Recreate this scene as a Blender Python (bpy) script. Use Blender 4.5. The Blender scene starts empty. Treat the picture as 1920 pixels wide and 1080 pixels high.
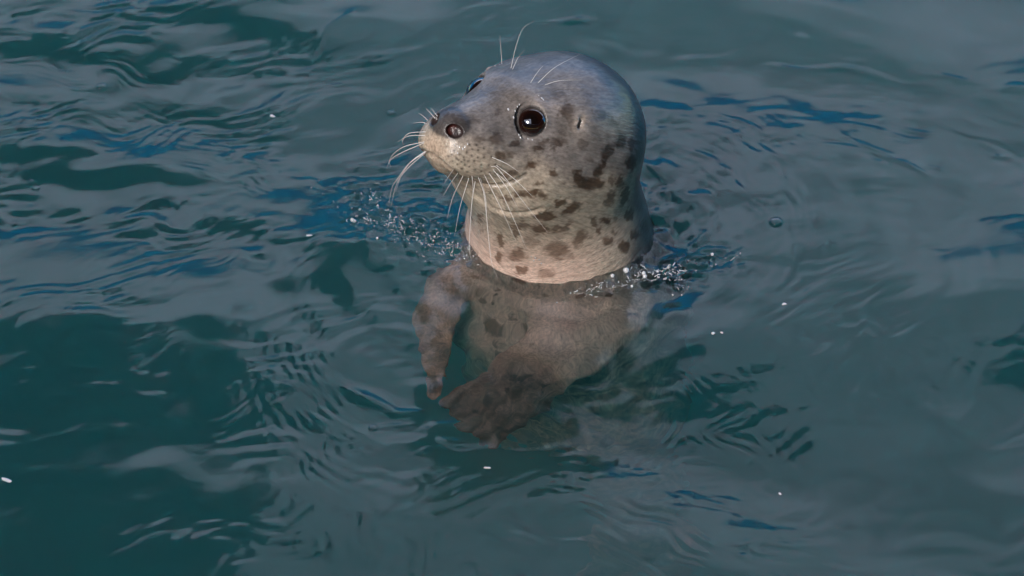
"""Harbour seal pup looking up out of a teal pool - procedural Blender scene."""
import bpy, math, numpy as np
rng=np.random.default_rng(7)
f32=np.float32
# ---- camera model (shared by the camera object and by the measuring helper) ----
CAM_EL=math.radians(38.0); CAM_D=2.6; PXM=0.0005      # metres per photo pixel at the water line
CE,SE=math.cos(CAM_EL),math.sin(CAM_EL)
CAM_POS=np.array([0,-CAM_D*CE,CAM_D*SE])
def ray(px,py):
    """unit direction through a photo pixel (1920x1080)"""
    u=(np.asarray(px,float)-960)*PXM/CAM_D; v=(540-np.asarray(py,float))*PXM/CAM_D
    d=np.stack([u, CE+v*SE, -SE+v*CE],-1)
    return d/np.linalg.norm(d,axis=-1,keepdims=True)
# ---- head frame ----
TH=math.radians(35.0)
HC=np.array([.044,.066,.137])                    # centre of the skull
_f=np.array([-.722,-.692,0.]); _f/=np.linalg.norm(_f); _l=np.array([-_f[1],_f[0],0.])
_z=np.array([0,0,1.])
HF=_f*math.cos(TH)+_z*math.sin(TH); HU=-_f*math.sin(TH)+_z*math.cos(TH); HL=_l
HM=np.stack([HF,HL,HU])                          # world -> local rows
def H(F,L,U): return HC+F*HF+L*HL+U*HU
def smin(a,b,k):
    h=np.maximum(k-np.abs(a-b),0)/k
    return np.minimum(a,b)-h*h*k*.25
def smax(a,b,k): return -smin(-a,-b,k)
def ell(p,c,r,R=None):
    q=p-np.asarray(c,p.dtype)
    if R is not None: q=q@np.asarray(R,p.dtype).T
    r=np.asarray(r,p.dtype)
    k0=np.sqrt(((q/r)**2).sum(1)); k1=np.sqrt(((q/(r*r))**2).sum(1))+1e-9
    return k0*(k0-1)/k1
def cone(p,a,b,ra,rb):
    a=np.asarray(a,p.dtype); b=np.asarray(b,p.dtype)
    ab=b-a; t=np.clip(((p-a)@ab)/float(ab@ab),0,1)
    q=p-a-t[:,None]*ab
    return np.sqrt((q*q).sum(1))-(ra+(rb-ra)*t)
def fcone(p,a,b,ra,rb,nrm,flat):
    """flattened cone (flipper blade): thickness along nrm divided by flat"""
    a=np.asarray(a,p.dtype); b=np.asarray(b,p.dtype); nrm=np.asarray(nrm,float)
    ab=b-a; n=nrm-ab*(nrm@ab)/float(ab@ab); n=(n/np.linalg.norm(n)).astype(p.dtype)
    t=np.clip(((p-a)@ab)/float(ab@ab),0,1)
    q=p-a-t[:,None]*ab
    dn=q@n; q2=(q*q).sum(1)-dn*dn
    return (np.sqrt(q2+(dn*flat)**2)-(ra+(rb-ra)*t))/ (1+ (flat-1)*.55)
def poly(p,pts,r):
    d=None
    for i in range(len(pts)-1):
        r0=r[i] if hasattr(r,'__len__') else r; r1=r[i+1] if hasattr(r,'__len__') else r
        c=cone(p,pts[i],pts[i+1],r0,r1); d=c if d is None else np.minimum(d,c)
    return d
EYE_R=.0165
EYE=[(.0835,s*.0305,.0045) for s in (1,-1)]      # local
EYEN=[np.array([.83,s*.50,.23])/np.linalg.norm([.83,.50,.23]) for s in (1,-1)]
def head_base(p):
    q=((p-HC.astype(p.dtype))@HM.T.astype(p.dtype))
    d=ell(q,(-.002,0,-.004),(.0755,.0695,.0680))
    d=smin(d,ell(q,(.040,0,-.009),(.072,.0510,.0550)),.03)
    # cheeks and jowl
    for s in (1,-1):
        d=smin(d,ell(q,(.055,s*.026,-.040),(.050,.032,.036)),.025)
        d=smin(d,ell(q,(.105,s*.016,-.034),(.040,.028,.027)),.015)
    # bridge of the snout
    d=smin(d,cone(q,(.085,0,-.005),(.1450,0,-.0215),.030,.0138),.024)
    # whisker pads
    for s in (1,-1):
        d=smin(d,ell(q,(.1340,s*.0130,-.0435),(.0245,.0190,.0180)),.016)
    d=smin(d,ell(q,(.1470,0,-.0250),(.0140,.0155,.0120)),.010)
    # lower jaw
    d=smin(d,cone(q,(.060,0,-.046),(.136,0,-.0545),.036,.0115),.008)
    # brow pads and soft lids
    for e,n in zip(EYE,EYEN):
        e=np.array(e); s=np.sign(e[1])
        d=smin(d,ell(q,e+np.array([-.008,-s*.008,.012]),(.020,.016,.009)),.02)
        d=smin(d,ell(q,(.036,s*.044,.004),(.032,.018,.030)),.02)
        w=q-e.astype(p.dtype); r=np.sqrt((w*w).sum(1))
        d=smin(d,r-(EYE_R-.0034),.012)
    return d,q
NECK0=np.array([.047,.101,0.])
def body_base(p):
    d=cone(p,HC+np.array([.004,.010,-.020]),NECK0+[0,0,-.01],.068,.079)
    d=smin(d,cone(p,H(.040,0,-.038),NECK0+[-.006,-.004,-.02],.054,.074),.03)
    d2=cone(p,NECK0+[0,0,-.01],(.062,.100,-.12),.079,.098)
    d=smin(d,d2,.03)
    d=smin(d,cone(p,(.036,.084,-.03),(.020,.056,-.130),.064,.078),.04)
    d=smin(d,cone(p,(.062,.100,-.12),(.062,.075,-.28),.100,.098),.05)
    d=smin(d,cone(p,(.062,.075,-.28),(.11,.12,-.60),.098,.045),.05)
    d=smin(d,cone(p,(.11,.12,-.60),(.12,.11,-.68),.045,.030),.03)
    for s in (1,-1): d=smin(d,fcone(p,[.12+.012*s,.11,-.68],[.125+.05*s,.09,-.80],.024,.034,[-.2,1,.1],3.5),.02)
    return d
def flippers(p):
    # the seal's right fore flipper hanging down, seen left
    n=np.array([-.25,-.35,.9])
    a=[-.030,.055,-.034]; b=[-.062,.037,-.048]; c=[-.072,.004,-.068]; e=[-.074,-.088,-.090]
    d=fcone(p,a,b,.024,.018,n,1.2)
    d=smin(d,fcone(p,b,c,.018,.0175,n,1.5),.012)
    d=smin(d,fcone(p,c,e,.0195,.007,n,2.8),.012)
    return d
def flipper_near(p):
    a=np.array([.090,.005,-.060]); b=np.array([.058,-.025,-.062]); c=np.array([.012,-.080,-.070]); e=np.array([-.024,-.118,-.080])
    n=np.array([.25,-.45,.85])
    d=fcone(p,a,b,.040,.033,n,1.7)
    d=smin(d,fcone(p,b,c,.032,.030,n,3.0),.02)
    d=smin(d,fcone(p,c,e,.030,.034,n,6.),.012)
    w=np.cross(n,e-c); w/=np.linalg.norm(w); f=(e-c)/np.linalg.norm(e-c)
    for k in range(5):
        o=(k-2)
        d=smin(d,fcone(p,c+w*o*.010,e+w*o*.0165+f*(.032-.004*abs(o-.5)),.0075,.0040,n,1.2),.006)
    return d
def sdf(p,detail=True):
    p=p.astype(f32)
    d,q=head_base(p)
    d=smin(d,body_base(p),.04)
    d=smin(d,flippers(p),.025)
    d=smin(d,flipper_near(p),.028)
    if detail: d=detail_fn(p,q,d)
    return d
def carve(d,c,k): return smax(d,-c,k)
def detail_fn(p,q,d):
    # only points near the head need the fine pass
    m=(np.abs(d)<.02)&(q[:,0]>.03)&(q[:,2]<.05)&(q[:,2]>-.1)
    if m.any():
        Q=q[m]; D=d[m]
        for e,n in zip(EYE,EYEN):
            w=Q-np.asarray(e,Q.dtype); r=np.sqrt((w*w).sum(1)); ax=w@n.astype(Q.dtype)
            ang=r*.66-ax                               # cone of the lid opening
            ball=r-(EYE_R+.0004)
            lid=smax(r-(EYE_R+.0014),-(r*.60-ax)*1.0,.001)
            D=smin(D,lid,.0025)
            D=smax(D,-np.maximum(ball,-1),.0008)
            D=smax(D,-smax(ang,r-.024,.001),.0012)
        for s in (1,-1):
            # nostril
            c=np.array([.1545,s*.0100,-.0250]); n=np.array([.75,s*.60,.28]); n/=np.linalg.norm(n)
            u=np.cross([0,0,1.],n); u/=np.linalg.norm(u); R=np.stack([n,u,np.cross(n,u)])
            D=smax(D,-ell(Q,c,(.0190,.0076,.0060),R),.0010)
            D=smax(D,-poly(Q,[(x,s*y,z) for x,y,z in MOUTH],[.0016]*(len(MOUTH)-1)+[.0003]),.003)
            D=smax(D,-poly(Q,[(x,s*y,z) for x,y,z in CREASE],[.0002]+[.0004]*(len(CREASE)-2)+[.0002]),.008)
        D=smax(D,-poly(Q,[(.1690,0,-.030),(.1690,0,-.052)],[.0010,.0012]),.003)   # philtrum
        d=d.copy(); d[m]=D
    m=(np.abs(d)<.02)&(np.abs(q[:,1])>.03)&(q[:,0]<.09)&(q[:,0]>.0)&(q[:,2]>0)
    if m.any() and EAR:
        Q=q[m]; D=d[m]
        for s in (1,-1):
            c=np.array(EAR)*[1,s,1]; D=smin(D,poly(Q,[tuple(c+np.array([.003,0,.0065])),tuple(c+np.array([.0045,0,-.0060]))],.0009),.004)
            D=smax(D,-poly(Q,[tuple(c+np.array([-.0018,0,.0075])),tuple(c+np.array([.0010,0,-.0040]))],[.0016,.0028]),.002)
        d=d.copy(); d[m]=D
    return d
EAR=None
def grad(p,fn=None,e=4e-4):
    fn=fn or sdf
    g=np.stack([fn(p+np.eye(3)[i]*e)-fn(p-np.eye(3)[i]*e) for i in range(3)],-1)
    return g/(np.linalg.norm(g,axis=1,keepdims=True)+1e-9)
def cast(px,py,refract=True,fn=None,tmax=3.6):
    """first point of the seal seen through photo pixels; below z=0 the ray bends"""
    fn=fn or sdf
    px=np.atleast_1d(np.asarray(px,float)); py=np.atleast_1d(np.asarray(py,float))
    D=ray(px,py); O=np.repeat(CAM_POS[None],len(px),0); 
    P=O+D*2.2; t=np.zeros(len(px)); hit=np.zeros(len(px),bool); wet=np.zeros(len(px),bool)
    tot=np.zeros(len(px))
    for i in range(110):
        act=np.where(~hit&(tot<1.6))[0]
        if not len(act): break
        dd=fn(P[act])*.9
        hit[act[dd<4e-4]]=True
        st=np.maximum(dd,3e-4)
        newP=P[act]+D[act]*st[:,None]
        if refract:
            cr=(newP[:,2]<0)&(~wet[act])
            if cr.any():
                k=act[cr]; s=-P[k][:,2]/D[k][:,2]; newP[cr]=P[k]+D[k]*s[:,None]
                n=np.array([0,0,1.]); eta=1/1.33; c=-(D[k]@n); 
                D[k]=eta*D[k]+(eta*c-np.sqrt(1-eta**2*(1-c**2)))[:,None]*n
                wet[k]=True
        P[act]=newP; tot[act]+=st
    return P,hit

def _loc(pts,inset):
    fn=lambda p: sdf(p,False)
    P,h=cast([a for a,b in pts],[b for a,b in pts],fn=fn)
    P=P-grad(P,fn)*inset
    return [tuple(x) for x in ((P-HC)@HM.T)]
MOUTH=[(.170,.0,-.050)]+_loc([(812,294),(830,305),(850,321),(870,336),(897,346),(938,348),(968,339),(985,327)],.0004)
CREASE=_loc([(879,357),(897,374),(922,392),(950,402),(985,402),(1010,395)],.0006)
EAR=_loc([(1090,228)],.0002)[0]

# ================= camera, world, sun, exposure =================
scn=bpy.context.scene; COL=scn.collection
cam_d=bpy.data.cameras.new('camera'); cam=bpy.data.objects.new('camera',cam_d); COL.objects.link(cam); scn.camera=cam
cam.location=CAM_POS; cam.rotation_euler=(math.pi/2-CAM_EL,0,0)
cam_d.sensor_width=36; cam_d.lens=36*CAM_D/(1920*PXM); cam_d.clip_start=.1; cam_d.clip_end=400
cam_d.dof.use_dof=True; cam_d.dof.focus_distance=2.50; cam_d.dof.aperture_fstop=8
SUN_DIR=np.array([-.40,-.68,.56]); SUN_DIR/=np.linalg.norm(SUN_DIR)     # towards the sun
SUN_EL=math.asin(SUN_DIR[2]); SUN_AZ=math.atan2(SUN_DIR[0],SUN_DIR[1])
w=bpy.data.worlds.new('World'); scn.world=w; w.use_nodes=True
nt=w.node_tree; nt.nodes.clear(); N=nt.nodes.new; LK=nt.links.new
sky=N('ShaderNodeTexSky'); sky.sky_type='NISHITA'; sky.sun_disc=False; sky.sun_elevation=SUN_EL; sky.sun_rotation=SUN_AZ; sky.ozone_density=3.5; sat_value=1.6; sky.dust_density=.2
sat=N('ShaderNodeHueSaturation'); sat.inputs['Saturation'].default_value=1.9; sat.inputs['Value'].default_value=sat_value; LK(sky.outputs[0],sat.inputs['Color'])
bgs=N('ShaderNodeBackground'); bgs.inputs[1].default_value=.15; LK(sat.outputs[0],bgs.inputs[0])
tc=N('ShaderNodeTexCoord'); no=N('ShaderNodeTexNoise'); no.inputs['Scale'].default_value=2.6; no.inputs['Detail'].default_value=6; no.inputs['Roughness'].default_value=.66
LK(tc.outputs['Generated'],no.inputs['Vector'])
ccol=N('ShaderNodeValToRGB'); ccol.color_ramp.elements[0].position=.40; ccol.color_ramp.elements[0].color=(.74,.80,1.02,1); ccol.color_ramp.elements[1].position=.60; ccol.color_ramp.elements[1].color=(2.2,2.4,3.1,1)
LK(no.outputs[0],ccol.inputs[0])
bgc=N('ShaderNodeBackground'); LK(ccol.outputs[0],bgc.inputs[0]); bgc.inputs[1].default_value=1.0
sx=N('ShaderNodeSeparateXYZ'); LK(tc.outputs['Generated'],sx.inputs[0])
ad=N('ShaderNodeMath'); ad.operation='MULTIPLY_ADD'; LK(no.outputs[0],ad.inputs[0]); ad.inputs[1].default_value=.55; LK(sx.outputs['Z'],ad.inputs[2])
mk=N('ShaderNodeValToRGB'); mk.color_ramp.elements[0].position=.665; mk.color_ramp.elements[1].position=.705; LK(ad.outputs[0],mk.inputs[0])
mx=N('ShaderNodeMixShader'); LK(mk.outputs[0],mx.inputs[0]); LK(bgs.outputs[0],mx.inputs[1]); LK(bgc.outputs[0],mx.inputs[2])
wo=N('ShaderNodeOutputWorld'); LK(mx.outputs[0],wo.inputs[0])
sd=bpy.data.lights.new('sun','SUN'); sd.energy=3.9; sd.angle=math.radians(10); sd.color=(1,.93,.87)
sun=bpy.data.objects.new('sun',sd); COL.objects.link(sun)
from mathutils import Vector, Matrix
sun.rotation_euler=Vector(SUN_DIR).to_track_quat('Z','Y').to_euler()
vs=scn.view_settings; vs.view_transform='Standard'; vs.look='None'; vs.exposure=0; vs.gamma=1; vs.use_curve_mapping=False
cy=scn.cycles; cy.use_denoising=True; cy.max_bounces=10; cy.transmission_bounces=8; cy.glossy_bounces=4; cy.diffuse_bounces=3; cy.volume_bounces=2; cy.transparent_max_bounces=12
cy.caustics_refractive=True; cy.caustics_reflective=False; cy.sample_clamp_indirect=4; cy.blur_glossy=.5
try: cy.denoiser='OPENIMAGEDENOISE'; cy.denoising_input_passes='RGB_ALBEDO_NORMAL'
except Exception: pass
# ================= helpers =================
def tag(o,label=None,cat=None,group=None,kind=None):
    for k,v in (('label',label),('category',cat),('group',group),('kind',kind)):
        if v: o[k]=v
    return o
def link(name,me,mat=None,parent=None):
    o=bpy.data.objects.new(name,me); COL.objects.link(o)
    if mat: me.materials.append(mat)
    if parent: o.parent=parent
    return o
def mesh_np(name,V,F,smooth=True):
    """F: list of arrays (n,3)/(n,4)"""
    me=bpy.data.meshes.new(name); F=[np.asarray(f,np.int32) for f in (F if isinstance(F,list) else [F])]
    me.vertices.add(len(V)); me.vertices.foreach_set('co',np.asarray(V,np.float32).ravel())
    li=np.concatenate([f.ravel() for f in F]); tot=np.concatenate([np.full(len(f),f.shape[1],np.int32) for f in F])
    me.loops.add(len(li)); me.loops.foreach_set('vertex_index',li)
    me.polygons.add(len(tot)); me.polygons.foreach_set('loop_start',np.concatenate([[0],np.cumsum(tot)[:-1]]).astype(np.int32))
    if smooth: me.polygons.foreach_set('use_smooth',np.ones(len(tot),bool))
    me.update(calc_edges=True); me.validate(); return me
def attr(me,name,arr,typ='FLOAT_COLOR'):
    a=me.attributes.new(name,typ,'POINT')
    if typ=='FLOAT_COLOR':
        b=np.ones((len(arr),4),np.float32); b[:,:3]=arr; a.data.foreach_set('color',b.ravel())
    elif typ=='FLOAT_VECTOR': a.data.foreach_set('vector',np.asarray(arr,np.float32).ravel())
    else: a.data.foreach_set('value',np.asarray(arr,np.float32).ravel())
class Waves3:
    """cheap smooth noise: a sum of sines in random directions, roughly -1..1"""
    def __init__(s,wl,n=10,dim=3,seed=0):
        r=np.random.default_rng(seed); k=r.normal(size=(n,dim)); k/=np.linalg.norm(k,axis=1,keepdims=True)
        s.k=(k*2*np.pi/(wl*r.uniform(.6,1.6,(n,1)))).astype(f32); s.p=r.uniform(0,6.28,n).astype(f32)
    def __call__(s,P):
        return np.sin(np.asarray(P,f32)@s.k.T+s.p).sum(1)/math.sqrt(len(s.p)/2)/1.6
def mat(name):
    m=bpy.data.materials.new(name); m.use_nodes=True; t=m.node_tree; b=t.nodes['Principled BSDF']; return m,t,b
# ================= materials =================
def water_material():
    m=bpy.data.materials.new('pool_water'); m.use_nodes=True; t=m.node_tree; t.nodes.clear(); n=t.nodes.new; l=t.links.new
    rf=n('ShaderNodeBsdfRefraction'); rf.inputs['IOR'].default_value=1.333; rf.inputs['Roughness'].default_value=0; gs=n('ShaderNodeBsdfGlossy'); gs.inputs['Roughness'].default_value=.11
    fr=n('ShaderNodeFresnel'); fr.inputs['IOR'].default_value=1.333; g=n('ShaderNodeMixShader'); l(fr.outputs[0],g.inputs[0]); l(rf.outputs[0],g.inputs[1]); l(gs.outputs[0],g.inputs[2])
    tc=n('ShaderNodeTexCoord'); no=n('ShaderNodeTexNoise'); no.inputs['Scale'].default_value=55; no.inputs['Detail'].default_value=3
    bp=n('ShaderNodeBump'); bp.inputs['Strength'].default_value=.25; bp.inputs['Distance'].default_value=.0007
    l(tc.outputs['Object'],no.inputs['Vector']); l(no.outputs[0],bp.inputs['Height']); [l(bp.outputs[0],k.inputs['Normal']) for k in (rf,gs,fr)]
    o=n('ShaderNodeOutputMaterial'); l(g.outputs[0],o.inputs['Surface'])
    sc=n('ShaderNodeVolumeScatter'); sc.inputs['Color'].default_value=WSC; sc.inputs['Density'].default_value=WSD
    try: sc.inputs['Anisotropy'].default_value=.1
    except Exception: pass
    ab=n('ShaderNodeVolumeAbsorption'); ab.inputs['Color'].default_value=WAC; ab.inputs['Density'].default_value=WAD
    a=n('ShaderNodeAddShader'); l(sc.outputs[0],a.inputs[0]); l(ab.outputs[0],a.inputs[1]); l(a.outputs[0],o.inputs['Volume'])
    return m
WSC=(.08,.80,.95,1); WSD=1.45
WAC=(.08,.50,.52,1); WAD=.80
M_WATER=water_material()
def fur_material():
    m,t,b=mat('wet_spotted_fur'); n=t.nodes.new; l=t.links.new
    a=n('ShaderNodeAttribute'); a.attribute_name='pigment'
    fc=n('ShaderNodeAttribute'); fc.attribute_name='flow'
    no=n('ShaderNodeTexNoise'); no.inputs['Scale'].default_value=420; no.inputs['Detail'].default_value=4; no.inputs['Roughness'].default_value=.6
    l(fc.outputs['Vector'],no.inputs['Vector'])
    no2=n('ShaderNodeTexNoise'); no2.inputs['Scale'].default_value=110; no2.inputs['Detail'].default_value=4; l(fc.outputs['Vector'],no2.inputs['Vector'])
    mr=n('ShaderNodeMapRange'); mr.inputs[1].default_value=.25; mr.inputs[2].default_value=.75; mr.inputs[3].default_value=.52; mr.inputs[4].default_value=1.42; l(no.outputs[0],mr.inputs[0])
    mr2=n('ShaderNodeMapRange'); mr2.inputs[1].default_value=.25; mr2.inputs[2].default_value=.75; mr2.inputs[3].default_value=.85; mr2.inputs[4].default_value=1.15; l(no2.outputs[0],mr2.inputs[0])
    mm=n('ShaderNodeMath'); mm.operation='MULTIPLY'; l(mr.outputs[0],mm.inputs[0]); l(mr2.outputs[0],mm.inputs[1])
    vm=n('ShaderNodeVectorMath'); vm.operation='SCALE'; l(a.outputs['Color'],vm.inputs[0]); l(mm.outputs[0],vm.inputs['Scale'])
    l(vm.outputs[0],b.inputs['Base Color'])
    b.inputs['Roughness'].default_value=.40; b.inputs['Specular IOR Level'].default_value=.35
    b.inputs['Coat Weight'].default_value=.5; b.inputs['Coat Roughness'].default_value=.14; b.inputs['Coat IOR'].default_value=1.48
    bp=n('ShaderNodeBump'); bp.inputs['Strength'].default_value=.8; bp.inputs['Distance'].default_value=.0007; l(no.outputs[0],bp.inputs['Height'])
    bp2=n('ShaderNodeBump'); bp2.inputs['Strength'].default_value=.75; bp2.inputs['Distance'].default_value=.0015; l(no2.outputs[0],bp2.inputs['Height']); l(bp2.outputs[0],bp.inputs['Normal'])
    l(bp.outputs[0],b.inputs['Normal']); l(bp.outputs[0],b.inputs['Coat Normal'])
    return m
M_FUR=fur_material()
def simple(name,col,rough,spec=.5,coat=0,trans=0,ior=1.45,bump=None):
    m,t,b=mat(name); b.inputs['Base Color'].default_value=(*col,1); b.inputs['Roughness'].default_value=rough
    b.inputs['Specular IOR Level'].default_value=spec; b.inputs['Coat Weight'].default_value=coat; b.inputs['Coat Roughness'].default_value=.02
    b.inputs['Transmission Weight'].default_value=trans; b.inputs['IOR'].default_value=ior
    if bump:
        no=t.nodes.new('ShaderNodeTexNoise'); no.inputs['Scale'].default_value=bump[0]; no.inputs['Detail'].default_value=5
        bb=t.nodes.new('ShaderNodeBump'); bb.inputs['Distance'].default_value=bump[1]; t.links.new(no.outputs[0],bb.inputs['Height']); t.links.new(bb.outputs[0],b.inputs['Normal'])
        mr=t.nodes.new('ShaderNodeMapRange'); mr.inputs[3].default_value=.7; mr.inputs[4].default_value=1.2; t.links.new(no.outputs[0],mr.inputs[0])
        vm=t.nodes.new('ShaderNodeVectorMath'); vm.operation='SCALE'; vm.inputs[0].default_value=col; t.links.new(mr.outputs[0],vm.inputs['Scale']); t.links.new(vm.outputs[0],b.inputs['Base Color'])
    return m
M_WHISK=simple('whisker_keratin',(.78,.74,.70),.35)
M_FOAM=simple('splash_foam_glints',(.93,.93,.96),.08,spec=1,trans=.35,ior=1.33,coat=1)
M_CONC=simple('pool_concrete',(.10,.14,.14),.8,bump=(9,.01))
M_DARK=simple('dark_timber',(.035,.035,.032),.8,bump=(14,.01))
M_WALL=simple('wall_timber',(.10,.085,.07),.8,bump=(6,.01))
def bubble_material():
    m=bpy.data.materials.new('bubble_film'); m.use_nodes=True; t=m.node_tree; t.nodes.clear(); n=t.nodes.new; l=t.links.new
    tr=n('ShaderNodeBsdfTransparent'); gl=n('ShaderNodeBsdfGlossy'); gl.inputs['Roughness'].default_value=.03; fr=n('ShaderNodeFresnel'); fr.inputs['IOR'].default_value=1.5
    mx=n('ShaderNodeMixShader'); l(fr.outputs[0],mx.inputs[0]); l(tr.outputs[0],mx.inputs[1]); l(gl.outputs[0],mx.inputs[2]); o=n('ShaderNodeOutputMaterial'); l(mx.outputs[0],o.inputs['Surface']); return m
M_BUB=bubble_material()
def eye_material():
    m,t,b=mat('wet_eye'); n=t.nodes.new; l=t.links.new
    tc=n('ShaderNodeTexCoord'); gr=n('ShaderNodeVectorMath'); gr.operation='LENGTH'
    sx=n('ShaderNodeSeparateXYZ'); l(tc.outputs['Object'],sx.inputs[0])
    cb=n('ShaderNodeCombineXYZ'); l(sx.outputs[0],cb.inputs[0]); l(sx.outputs[1],cb.inputs[1]); l(cb.outputs[0],gr.inputs[0])
    cr=n('ShaderNodeValToRGB'); e=cr.color_ramp.elements
    e[0].position=.0; e[0].color=(.004,.003,.003,1); e[1].position=.62; e[1].color=(.018,.006,.004,1)
    x=cr.color_ramp.elements.new(.35); x.color=(.006,.003,.003,1)
    x=cr.color_ramp.elements.new(.80); x.color=(.03,.025,.025,1)
    mu=n('ShaderNodeMath'); mu.operation='DIVIDE'; mu.inputs[1].default_value=EYE_R; l(gr.outputs['Value'],mu.inputs[0]); l(mu.outputs[0],cr.inputs[0])
    l(cr.outputs[0],b.inputs['Base Color']); b.inputs['Roughness'].default_value=.03; b.inputs['Specular IOR Level'].default_value=.8
    b.inputs['Coat Weight'].default_value=1; b.inputs['Coat Roughness'].default_value=.0; b.inputs['Coat IOR'].default_value=1.6
    return m
M_EYE=eye_material()
# ================= the seal =================
def surface_nets(fn,lo,hi,h):
    n=np.ceil((hi-lo)/h).astype(int)+1; ax=[lo[i]+h*np.arange(n[i]) for i in range(3)]
    # coarse pass finds where the surface can be
    G=np.empty(n,f32); X,Y=np.meshgrid(ax[0],ax[1],indexing='ij'); B=X.size
    for k0 in range(0,n[2],24):
        k1=min(n[2],k0+24); P=np.empty((n[0],n[1],k1-k0,3),f32); P[...,0]=X[:,:,None]; P[...,1]=Y[:,:,None]; P[...,2]=ax[2][k0:k1]
        G[:,:,k0:k1]=fn(P.reshape(-1,3)).reshape(n[0],n[1],-1)
    S=G<0
    acc=np.zeros((n[0]-1,n[1]-1,n[2]-1,3),f32); cnt=np.zeros(acc.shape[:3],np.int8)
    off=[(i,j,k) for i in (0,1) for j in (0,1) for k in (0,1)]
    sl=lambda o:tuple(slice(a,(-1 if a==0 else None)) for a in o)
    for a in off:
        for d in range(3):
            if a[d]==0:
                b=list(a); b[d]=1; b=tuple(b); ga=G[sl(a)]; gb=G[sl(b)]; c=(ga<0)!=(gb<0)
                t=np.where(c,ga/np.where(ga==gb,1,ga-gb),0)
                for e in range(3): acc[...,e]+=np.where(c,(a[e]+(t if e==d else 0)),0)
                cnt+=c
    m=cnt>0; idx=-np.ones(cnt.shape,np.int64); idx[m]=np.arange(m.sum())
    V=(acc[m]/cnt[m][:,None]+np.argwhere(m))*h+lo
    Q=[]
    for d in range(3):
        u,v=(d+1)%3,(d+2)%3
        A=[slice(None)]*3; Bs=[slice(None)]*3; A[d]=slice(0,-1); Bs[d]=slice(1,None)
        sa=S[tuple(A)]; sb=S[tuple(Bs)]; c=np.argwhere(sa!=sb); c=c[(c[:,u]>0)&(c[:,v]>0)&(c[:,u]<n[u]-1)&(c[:,v]<n[v]-1)]
        eu=np.zeros(3,int); ev=np.zeros(3,int); eu[u]=1; ev[v]=1
        g=lambda o: idx[tuple((c-o).T)]
        q=np.stack([g(eu+ev),g(ev),g(0*eu),g(eu)],1)
        fl=~sa[tuple(c.T)]; q[fl]=q[fl][:,::-1]; Q.append(q)
    return V,np.concatenate(Q)
def vnormals(V,Q):
    n=np.cross(V[Q[:,2]]-V[Q[:,0]],V[Q[:,3]]-V[Q[:,1]]); N=np.empty_like(V)
    for e in range(3): N[:,e]=sum(np.bincount(Q[:,k],n[:,e],len(V)) for k in range(4))
    return N/(np.linalg.norm(N,axis=1,keepdims=True)+1e-12)
def subdivide(V,Q):
    E=np.concatenate([Q[:,[k,(k+1)%4]] for k in range(4)]); E.sort(1)
    key=E[:,0].astype(np.int64)*len(V)+E[:,1]; u,inv=np.unique(key,return_inverse=True); inv=inv.ravel()
    ev=(V[u//len(V)]+V[u%len(V)])/2; fv=V[Q].mean(1); nV=len(V); nQ=len(Q); e=[nV+inv[k*nQ:(k+1)*nQ] for k in range(4)]
    f=nV+len(u)+np.arange(nQ)
    return np.concatenate([V,ev,fv]),np.concatenate([np.stack([Q[:,k],e[k],f,e[k-1]],1) for k in range(4)])
def project(V,Q,fn,it,lim):
    for _ in range(it):
        N=vnormals(V,Q); V=V-N*np.clip(fn(V),-lim,lim)[:,None]
    return V
def relax(V,Q,k=1):
    for _ in range(k):
        A=np.zeros_like(V); c=np.zeros(len(V))
        for a in range(4):
            i=Q[:,a]; j=Q[:,(a+1)%4]
            for e in range(3):
                A[:,e]+=np.bincount(i,V[j,e],len(V))+np.bincount(j,V[i,e],len(V))
            c+=np.bincount(i,minlength=len(V))+np.bincount(j,minlength=len(V))
        V=V*.5+.5*A/c[:,None]
    return V
def build_seal():
    lo=np.array([-.13,-.20,-.85]); hi=np.array([.22,.24,.235]); h=.0046
    V,Q=surface_nets(lambda p: sdf(p,False),lo,hi,h)
    fn0=lambda p: sdf(p,False)
    V=project(V,Q,fn0,2,.004); V=relax(V,Q,2); V=project(V,Q,fn0,1,.003)
    V,Q=subdivide(V,Q); V=project(V,Q,fn0,1,.001); 
    V=relax(V,Q,1); V=project(V,Q,sdf,1,.002)
    V,Q=subdivide(V,Q); V=project(V,Q,sdf,3,.0012)
    return V.astype(f32),Q
import time as _t; _t0=_t.time()
SV,SQ=build_seal(); print('seal mesh',len(SV),_t.time()-_t0)
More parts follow.
